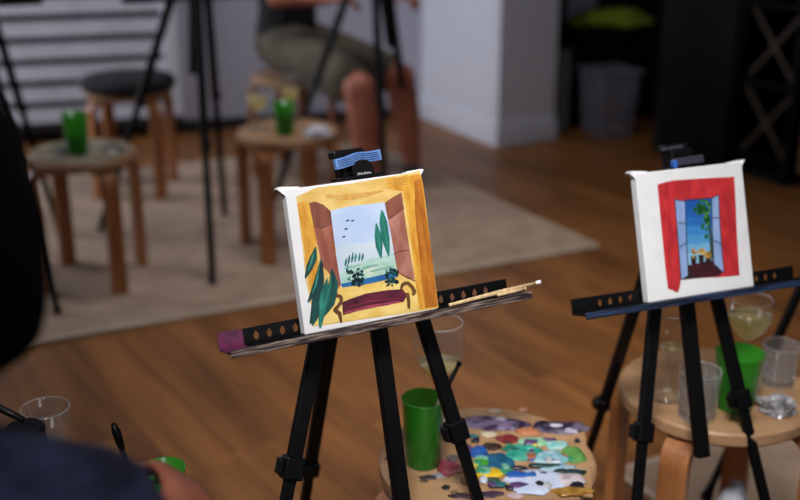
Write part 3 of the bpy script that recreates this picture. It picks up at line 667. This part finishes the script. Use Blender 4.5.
# stool of drinks
gx, gy = px_at(667, 396, ZS); wine_glass(gx, gy, ZS, 'nearly empty wine glass beside a tumbler on the drinks stool', h=.165, rb=.036, fill=.16, stem=.085)
gx, gy = px_at(696, 416, ZS); tumbler(gx, gy, ZS, 'glass tumbler of water in front of the green cup on drinks stool', h=.088, r=.0365, fill=.72)
gx, gy = px_at(734, 407, ZS); cup(gx, gy, ZS, 'green plastic cup among the glasses on the drinks stool', h=.107, r1=.041, r0=.031, fill=.5)
gx, gy = px_at(742, 386, ZS); wine_glass(gx, gy, ZS, 'wine glass holding yellow wine behind the green cup', h=.172, rb=.042, fill=.60, stem=.092)
gx, gy = px_at(777, 383, ZS); tumbler(gx, gy, ZS, 'glass tumbler beside the crumpled wrap on the drinks stool', h=.078, r=.034, fill=.35)
gx, gy = px_at(776, 411, ZS); tag(obj('crumpled_wrap', crumple((gx, gy, ZS), .036, .026, .017, 3.1, amp=.5), mat('clear_film', (176, 176, 182), .2, (96, 92, 92), (40, 40, 40)), None), 'crumpled shiny wrap lying on the drinks stool', 'wrap')
# bag and cloth on the second rug
tag(obj('white_bag', crumple((.628, 1.79, .0138), .052, .055, .162, 8.4, amp=.16), M_paper, None, True), 'white rounded bag standing on the beige rug under the drinks stool', 'bag')
tag(obj('rumpled_cloth', crumple((.79, 1.93, .0138), .070, .055, .075, 5.2, amp=.3), mat('grey_cloth', (120, 112, 110), .9), None, True), 'grey rumpled cloth lying beside the white bag', 'cloth')

# stool on rug
cx, cy = px_at(78, 152, ZS+.0095); cup(cx, cy, ZS+.0095, 'lone green plastic cup on the messy round palette', h=.125, r1=.041, r0=.033, fill=.5)
# stool by the seated painter
gx, gy = px_at(258, 128, ZS); wine_glass(gx, gy, ZS, 'wine glass on the rug stool left of the green cup', h=.16, rb=.04, fill=.5, stem=.06)
gx, gy = px_at(285, 134, ZS); cup(gx, gy, ZS, 'dark-filled green plastic cup on the stool by the painter in shorts', h=.112, r1=.038, r0=.030, fill=.75)
gx, gy = px_at(291, 121, ZS); wine_glass(gx, gy, ZS, 'wine glass behind the green cup near the painter in shorts', h=.165, rb=.038, fill=.5, stem=.07)
gx, gy = px_at(318, 136, ZS); tag(obj('paper_napkin', crumple((gx, gy, ZS), .045, .04, .022, 6.6), M_paper, None), 'crumpled white napkin on the stool by the painter in shorts', 'napkin')
# stool by the painter in navy
tumbler(-.543, 1.515, ZS, 'empty glass tumbler beside the dark jar', h=.122, r=.0370, fill=0)
cx, cy = px_at(163, 468, ZS+.105); cup(cx, cy, ZS, 'green plastic cup beyond the bare arm of the painter in navy', h=.105, r1=.031, r0=.026, fill=.5)
brush('paintbrush', at_y(132, 480, cy), at_y(114, 425, cy+.01), .0035, 'black-tipped brush in the cup beyond the painter in navy', mat('dark_handle', (22, 20, 22), .4), M_plast)
b = bmesh.new(); tube(b, [at_y(123.5, 454, cy+.005), at_y(121, 446, cy+.006), at_y(116, 431, cy+.009), at_y(113, 423, cy+.0105)], [.002, .0055, .0065, .003]); obj('bristles', b, M_plast, bpy.context.scene.objects[[o.name for o in C.objects if o.get('label') == 'black-tipped brush in the cup beyond the painter in navy'][0]], True)
JX, JY = -.540, 1.415
j = thing('paint_jar', 'small dark jar with a brush across its lid before the empty tumbler', 'jar', (JX, JY, ZS))
obj('jar_body', lt([(0, .0005), (.026, .0005), (.028, .004), (.028, .1), (.022, .112), (.022, .116), (0, .116)], (JX, JY, ZS), 24), M_plast, j, True)
obj('lid', lt([(.0, .116), (.028, .116), (.0285, .118), (.0285, .142), (.026, .145), (0, .145)], (JX, JY, ZS), 24), M_plast, j)
brush('paintbrush', (JX-.003, JY+.008, ZS+.151), (JX-.10, JY+.035, ZS+.188), .0055, 'dark brush lying across the lid of the jar', mat('dark_handle', (22, 20, 22), .4), M_plast)

# ------------------------------------------------------------------ things at the back right
ub = at_z(622, 139)
tub = thing('storage_tub', 'translucent plastic tub of odds and ends by the pillar', 'tub', (ub.x, ub.y, 0))
u1, u2 = E1, E2
uc = V(ub.x, ub.y, 0)+u2*.13
M_tub = mixmat('frosted_plastic', (214, 216, 226), .68, (.9, .9, .94), .5, ior=1.45, rough=.25)
def taper_box(b, c, s0, s1, z0, z1, th, closed):
    ring = lambda s, z, i=0: [b.verts.new(c+u1*(x*(s[0]/2-i))+u2*(y*(s[1]/2-i))+Z*z) for x, y in ((-1, -1), (1, -1), (1, 1), (-1, 1))]
    o0, o1, i1, i0 = ring(s0, z0), ring(s1, z1), ring(s1, z1, th), ring(s0, z0+th, th)
    for A, B_ in ((o0, o1), (o1, i1), (i1, i0)):
        for k in range(4): b.faces.new((A[k], A[(k+1) % 4], B_[(k+1) % 4], B_[k]))
    b.faces.new(o0[::-1]); b.faces.new(i0)
b = bmesh.new(); taper_box(b, uc, (.18, .17), (.225, .21), .001, .325, .003, False); obj('tub_wall', b, M_tub, tub)
b = bmesh.new()
for sx, sy, lx, ly in ((0, -1, .25, .018), (0, 1, .25, .018), (-1, 0, .018, .235), (1, 0, .018, .235)): box(b, uc+u1*(sx*.117)+u2*(sy*.110)+Z*.327, (lx, ly, .014), (u1, u2, Z), .003)
obj('rim', b, M_tub, tub)
for nm_, dx, dz, r_, cc, lb_ in (('orange_bundle', .01, .19, .042, (200, 110, 70), 'orange bundle inside the plastic tub'), ('dark_bundle', -.04, .10, .034, (60, 62, 70), 'dark bundle inside the plastic tub'), ('pale_bundle', .035, .06, .034, (200, 196, 196), 'pale bundle inside the plastic tub')):
    tag(obj(nm_, crumple(uc+u1*dx+u2*-.02+Z*(.006 if dz < .15 else .11), r_, r_, r_*1.1, dz*30, sub=3), mat(nm_, cc, .8), None, True), lb_, 'bundle')
tc_ = uc+u2*.40+u1*.24
tb = thing('black_cupboard', 'low black cupboard behind the plastic tub, holding the green bag', 'cupboard', tuple(tc_))
obj('body', bx(tc_+Z*.235, (.62, .42, .45), (u1, u2, Z), .003), M_plast, tb); obj('top', bx(tc_+Z*.475, (.64, .45, .03), (u1, u2, Z), .003), M_plast, tb)
for sx in (-1, 1):
    dr = obj('door', bx(tc_+u1*(sx*.153)-u2*.217+Z*.235, (.30, .014, .42), (u1, u2, Z), .002), M_plast, tb); obj('knob', bx(tc_+u1*(sx*.03)-u2*.23+Z*.3, (.012, .012, .03), (u1, u2, Z), .002), M_plast, dr)
bagc = tc_+u2*-.10+u1*-.03+Z*.4905
tag(obj('green_bag', crumple(bagc, .20, .11, .06, 2.2, amp=.3), mat('lime_fabric', (176, 200, 48), .8, (140, 166, 30), (9, 9, 9)), None, True), 'lime green cloth bag slumped on the black table', 'bag')
tag(obj('paper_stack', bx(tc_+u1*-.06+u2*.13+Z*.593, (.18, .02, .2), (u1, (u2*.97+Z*.2).normalized(), (Z*.97-u2*.2).normalized()), .002), M_paper), 'white paper pad propped behind the green bag', 'paper')
gpb = P2 + c2*.45 - c1*.12
gb = tag(obj('grey_board', bx(gpb+Z*.21, (.03, .11, .42), (c1, c2, Z), .003), mat('grey_board', (128, 124, 122), .7)), 'narrow grey board standing between pillar and tub', 'board')

# black cabinet with crossed rack
k0 = at_z(652, 150); k1 = at_z(783, 188); kd = (k1-k0).normalized(); kn = V(kd.y, -kd.x, 0)   # kn faces the room
if kn.x > 0: kn = -kn
KL = (k1-k0).length; kb = -kn; kc = (k0+k1)/2
cab = thing('black_cabinet', 'tall black cabinet with crossed wooden rack cells', 'cabinet', tuple(kc))
kax = (kd, kn, Z); dpt = .42; H_ = 1.9
def cb(s0, s1, z0, z1, d0, d1): return bx(k0+kd*((s0+s1)/2)+kb*((d0+d1)/2)+Z*((z0+z1)/2), (s1-s0, d1-d0, z1-z0), kax)
obj('side_panel', cb(0, .02, 0, H_, 0, dpt), M_plast, cab); obj('side_panel', cb(KL-.02, KL, 0, H_, 0, dpt), M_plast, cab)
obj('back_panel', cb(.02, KL-.02, .0, H_, dpt-.015, dpt), M_plast, cab); obj('top_panel', cb(.02, KL-.02, H_-.02, H_, 0, dpt-.015), M_plast, cab)
sR = KL*.60
obj('door', cb(.022, sR-.012, .03, H_-.025, -.018, .0), M_plast, cab); obj('divider', cb(sR-.01, sR+.01, 0, H_-.02, 0, dpt-.015), M_plast, cab); obj('plinth', cb(.02, KL-.02, 0, .05, .01, .03), M_plast, cab)
M_rack = mat('rack_wood', (96, 80, 68), .6, (74, 60, 50), (8, 8, 8))
zs = [.09+.335*k for k in range(5)]
for i, z0 in enumerate(zs):
    obj('shelf', cb(sR+.01, KL-.02, z0-.012, z0, .01, dpt-.015), M_plast, cab)
    z1 = z0+.32; a0, a1 = k0+kd*(sR+.025), k0+kd*(KL-.035)
    for s in (0, 1):
        b = bmesh.new(); p0, p1 = (a0+Z*(z0+.012), a1+Z*(z1-.012)) if s else (a1+Z*(z0+.012), a0+Z*(z1-.012))
        bar(b, p0+kb*(.04+.012*s), p1+kb*(.04+.012*s), .014, .011, kd.cross(kb) if False else (Z), 0); obj('rack_slat', b, M_rack, cab)
# wooden sideboard beyond
wb = k1+kd*.06
wc = thing('wooden_sideboard', 'brown wooden sideboard next to the black cabinet', 'sideboard', tuple(wb+kd*.4+kb*.2))
M_wal = mat('sideboard_wood', (116, 84, 56), .5, (88, 62, 40), (4, 4, 24))
def wbx(s0, s1, z0, z1, d0, d1, bev=.002): return bx(wb+kd*((s0+s1)/2)+kb*((d0+d1)/2)+Z*((z0+z1)/2), (s1-s0, d1-d0, z1-z0), kax, bev)
obj('body', wbx(0, .8, .08, .78, .0, .4), M_wal, wc); obj('top', wbx(-.01, .81, .78, .80, -.015, .41), M_wal, wc)
for s in (.01, .405):
    dr = obj('door', wbx(s, s+.385, .09, .77, -.016, 0), M_wal, wc); obj('handle', wbx(s+.18, s+.21, .42, .50, -.03, -.016), M_plast, dr)
for s in (.03, .74):
    for d_ in (.03, .34): obj('foot', wbx(s, s+.03, 0, .08, d_, d_+.03), M_wal, wc)

# ------------------------------------------------------------------ people
def capsule(bm, a, ra, b_, rb, sub=2):
    t = bmesh.new(); a, b_ = Vector(a), Vector(b_)
    for c, r in ((a, ra), (b_, rb)):
        bmesh.ops.create_icosphere(t, subdivisions=sub, radius=r, matrix=Matrix.Translation(c))
    h = bmesh.ops.convex_hull(t, input=t.verts[:])
    kill = [g for g in h['geom_interior']+h['geom_unused'] if isinstance(g, bmesh.types.BMVert)]
    bmesh.ops.delete(t, geom=kill, context='VERTS')
    me = bpy.data.meshes.new('tmp'); t.to_mesh(me); t.free(); bm.from_mesh(me); bpy.data.meshes.remove(me)
def ellips(bm, c, r, mtx=None):
    m = Matrix.Translation(Vector(c)) @ (mtx or Matrix()) @ Matrix.Diagonal((*r, 1)); bmesh.ops.create_icosphere(bm, subdivisions=3, radius=1, matrix=m)
def fuse(name, bm, m, parent, vox, smooth=6, label=None):
    """melt overlapping volumes into one continuous skin"""
    o = obj(name+'_raw', bm, m); md = o.modifiers.new('r', 'REMESH'); md.mode = 'VOXEL'; md.voxel_size = vox
    s = o.modifiers.new('s', 'SMOOTH'); s.iterations = smooth; s.factor = .5
    dg = bpy.context.evaluated_depsgraph_get(); me = bpy.data.meshes.new_from_object(o.evaluated_get(dg)); me.name = name
    bpy.data.objects.remove(o)
    for p_ in me.polygons: p_.use_smooth = True
    o = bpy.data.objects.new(name, me); C.objects.link(o); me.materials.clear(); me.materials.append(m)
    o.parent = parent; o.matrix_parent_inverse = Matrix.Translation(-parent.location)
    if label: o['label'] = label
    return o
def hand(bm, wrist, d, palm_n, curl=.5, sc=1., side=1):
    """palm, four unequal bent fingers and a thumb leaving the side of the palm"""
    d = Vector(d).normalized(); n = Vector(palm_n); n = (n-d*n.dot(d)).normalized(); l = d.cross(n)*side; w0 = Vector(wrist)
    for q in (-.028, -.009, .010, .028): capsule(bm, w0+l*q*.7*sc, .014*sc, w0+d*.085*sc+l*q*sc, .0125*sc, 1)
    for q, ln in ((-.030, .072), (-.010, .084), (.010, .078), (.029, .060)):
        p0 = w0+d*.085*sc+l*q*sc; dd = d
        for s_, f in enumerate((.45, .32, .23)):
            a_ = curl*(.6+.5*s_); dd = (dd*math.cos(a_)+n*math.sin(a_)).normalized() if s_ else (d*math.cos(curl*.5)+n*math.sin(curl*.5)).normalized()
            p1 = p0+dd*ln*f*sc; capsule(bm, p0, (.0098-.0012*s_)*sc, p1, (.0088-.0012*s_)*sc, 1); p0 = p1
    p0 = w0+d*.022*sc-l*.026*sc; p1 = p0-l*.030*sc+d*.026*sc+n*.014*sc; p2 = p1+d*.032*sc+n*.012*sc
    capsule(bm, p0, .014*sc, p1, .0115*sc, 1); capsule(bm, p1, .0110*sc, p2, .0088*sc, 1)
def head(bm, c, f, upv, s=1.):
    f = Vector(f).normalized(); r = f.cross(Vector(upv)).normalized(); u = r.cross(f); mt = Matrix((r, f, u)).transposed().to_4x4(); c = Vector(c)
    ellips(bm, c+u*.022*s-f*.008*s, (.076*s, .094*s, .092*s), mt); ellips(bm, c-u*.052*s+f*.026*s, (.055*s, .062*s, .066*s), mt)
    capsule(bm, c+f*.083*s+u*.010*s, .009*s, c+f*.103*s-u*.026*s, .012*s, 1)
    ellips(bm, c+f*.079*s-u*.064*s, (.024*s, .010*s, .008*s), mt); capsule(bm, c+f*.072*s-u*.102*s, .018*s, c+f*.06*s-u*.1*s, .022*s, 1)
    for q in (-1, 1): ellips(bm, c+r*q*.080*s-f*.004*s-u*.008*s, (.010*s, .018*s, .030*s), mt)
    return c, f, r, u
def face_bits(parent, c, f, r, u, s=1.):
    for q in (-1, 1):
        b = bmesh.new(); ellips(b, c+f*.076*s+r*q*.031*s+u*.006*s, (.012*s,)*3); e_ = obj('eye', b, mat('eye_white', (220, 220, 218), .3), parent, True)
        b = bmesh.new(); ellips(b, c+f*.0865*s+r*q*.031*s+u*.006*s, (.0045*s,)*3); obj('iris', b, mat('iris', (50, 34, 24), .3), e_, True)

# painter in shorts on the rug, turned to the right
pt = thing('person', 'person in black shirt and khaki shorts seated on a stool, painting', 'person', (SQ[0], SQ[1], 0))
hipN, hipF = V(-.47, 4.72, .572), V(-.45, 4.88, .572); kN, kF = V(-.16, 4.36, .475), V(0., 4.66, .46); fN, fF = V(-.12, 4.34, .105), V(.05, 4.66, .105)
pel = V(-.49, 4.80, .60); che = V(-.51, 4.79, .92); nk = V(-.46, 4.785, 1.10); hc = V(-.40, 4.77, 1.26)
fd = V(.92, -.38, 0).normalized(); sd = V(.38, .92, 0).normalized(); tf = V(.1, -1, 0).normalized()
shN, shF = V(-.50, 4.64, 1.04), V(-.43, 4.97, 1.04); elN, elF = V(-.50, 4.55, .80), V(-.26, 4.98, .84); wrN, wrF = V(-.30, 4.52, .80), V(-.03, 4.80, .80)
bm = bmesh.new()
capsule(bm, pel, .125, V(-.475, 4.79, .75), .11); capsule(bm, V(-.475, 4.79, .75), .11, che, .125); capsule(bm, che-sd*.07, .10, che+sd*.07, .10); capsule(bm, che+Z*.08, .09, nk, .05); capsule(bm, shN, .06, shF, .06)
capsule(bm, nk, .05, hc-Z*.05, .05)
for h_, k_, f_ in ((hipN, kN, fN), (hipF, kF, fF)):
    capsule(bm, h_, .095, k_, .066); m1 = k_.lerp(f_, .35); capsule(bm, k_, .066, m1, .066); capsule(bm, m1, .066, f_, .04); capsule(bm, f_-Z*.045, .035, f_+tf*.13-Z*.063, .026)
for a_, b_, c_, r0 in ((shN, elN, wrN, .05), (shF, elF, wrF, .05)): capsule(bm, a_, r0, b_, .037); capsule(bm, b_, .037, c_, .025)
hand(bm, wrN, wrN-elN, V(.1, 0, -1), .55, 1., -1); hand(bm, wrF, wrF-elF, V(.1, 0, -1), .8)
hh = head(bm, hc, fd-Z*.25, Z)
bd = fuse('body', bm, M_skin, pt, .0085, 5)
face_bits(bd, *hh)
bm = bmesh.new(); capsule(bm, pel+Z*.02, .138, V(-.475, 4.79, .75), .125); capsule(bm, V(-.475, 4.79, .75), .125, che, .14); capsule(bm, che-sd*.07, .115, che+sd*.07, .115); capsule(bm, che+Z*.06, .105, nk-Z*.03, .062); capsule(bm, shN, .072, shF, .072)
for a_, b_ in ((shN, elN), (shF, elF)): capsule(bm, a_, .067, a_.lerp(b_, .55), .06)
fuse('shirt', bm, M_shirtb, pt, .012, 3, 'black short-sleeved shirt')
bm = bmesh.new(); capsule(bm, pel-Z*.01, .142, pel+Z*.05, .132)
for h_, k_ in ((hipN, kN), (hipF, kF)): capsule(bm, h_, .118, h_.lerp(k_, .82), .094)
fuse('shorts', bm, M_khaki, pt, .012, 3, 'khaki shorts')
bm = bmesh.new(); u_ = hh[3]
ellips(bm, hh[0]+u_*.036-hh[1]*.024, (.088, .096, .092)); fuse('hair', bm, mat('brown_hair', (52, 38, 30), .8), pt, .012, 2)
for f_ in (fN, fF):
    bm = bmesh.new(); capsule(bm, f_-Z*.048, .042, f_+tf*.14-Z*.06, .03); fuse('shoe', bm, M_shoe, pt, .008, 2)
    # brush in the far hand
brush('paintbrush', wrF+V(.02, -.02, -.02), wrF+V(.16, -.10, .12), .004, 'brush held by the painter in shorts', mat('dark_handle', (22, 20, 22), .4), M_plast)

# painter in navy close by on the left, seen from behind
pn_ = thing('person', 'person with dark hair and navy top seated with back turned, arm reaching out', 'person', (-.37, .62, 0))
pel = V(-.37, .62, .595); che = V(-.37, .67, .84); nk = V(-.365, .70, 1.0); hc = V(-.352, .755, 1.14)
shR, shL = V(-.232, .69, .914), V(-.53, .69, .93); elR, elL = V(-.165, .80, .66), V(-.58, .84, .70); wrR, wrL = V(-.195, .90, .742), V(-.56, .98, .62)
kR, kL_ = V(-.27, 1.04, .50), V(-.50, 1.04, .50); fR, fL_ = V(-.27, 1.06, .085), V(-.50, 1.06, .085)
bm = bmesh.new()
capsule(bm, pel, .13, V(-.37, .64, .72), .115); capsule(bm, V(-.37, .64, .72), .115, che, .115); capsule(bm, che-V(.07, 0, 0), .10, che+V(.07, 0, 0), .10); capsule(bm, che+Z*.07, .08, nk, .05); capsule(bm, shR, .055, shL, .055); capsule(bm, nk, .05, hc-Z*.04, .05)
for h_, k_, f_ in ((V(-.29, .66, .556), kR, fR), (V(-.45, .66, .556), kL_, fL_)):
    capsule(bm, h_, .085, k_, .058); m1 = k_.lerp(f_, .35); capsule(bm, k_, .056, m1, .054); capsule(bm, m1, .054, f_, .034); capsule(bm, f_-Z*.03, .034, f_+V(0, .13, -.056), .026)
for a_, b_, c_ in ((shR, elR, wrR), (shL, elL, wrL)): capsule(bm, a_, .05, b_, .04); capsule(bm, b_, .041, c_, .027)
hand(bm, wrR, V(-.25, .9, .3), V(-.8, .1, -.6), .75, .95, -1); hand(bm, wrL, wrL-elL, V(.3, 0, -1), .5, .98)
hh = head(bm, hc, V(-.12, 1, -.18), Z)
bd = fuse('body', bm, M_skin, pn_, .0085, 5); face_bits(bd, *hh)
bm = bmesh.new(); capsule(bm, pel+Z*.03, .142, V(-.37, .64, .72), .128); capsule(bm, V(-.37, .64, .72), .128, che, .128); capsule(bm, che-V(.07, 0, 0), .112, che+V(.07, 0, 0), .112); capsule(bm, che+Z*.05, .1, nk-Z*.02, .062); capsule(bm, shR, .060, shR.lerp(shL, .4)+Z*.012, .072); capsule(bm, shR.lerp(shL, .4)+Z*.012, .072, shL, .066)
for a_, b_ in ((shR, elR), (shL, elL)): capsule(bm, a_, .064, a_.lerp(b_, .5), .056)
fuse('top', bm, M_navy, pn_, .010, 3, 'navy short-sleeved top')
bm = bmesh.new(); capsule(bm, pel, .138, pel+Z*.03, .13)
for h_, k_, f_ in ((V(-.29, .66, .556), kR, fR), (V(-.45, .66, .556), kL_, fL_)): capsule(bm, h_, .1, k_, .072); capsule(bm, k_, .071, f_+Z*.02, .05)
fuse('trousers', bm, mat('dark_denim', (26, 28, 40), .9), pn_, .012, 3)
bm = bmesh.new(); ellips(bm, hh[0]+V(0, -.022, .022), (.093, .105, .100)); capsule(bm, hh[0]+V(-.045, -.03, 0), .06, hh[0]+V(-.052, -.035, -.07), .055); capsule(bm, hh[0]+V(.045, -.03, 0), .06, hh[0]+V(.052, -.035, -.065), .053); capsule(bm, hh[0]+V(0, -.05, 0), .07, hh[0]+V(0, -.055, -.08), .06)
fuse('hair', bm, M_hair, pn_, .010, 3, 'dark bobbed hair')
for f_ in (fR, fL_):
    bm = bmesh.new(); capsule(bm, f_-Z*.04, .043, f_+V(0, .14, -.055), .03); fuse('shoe', bm, M_shoe, pn_, .008, 2)
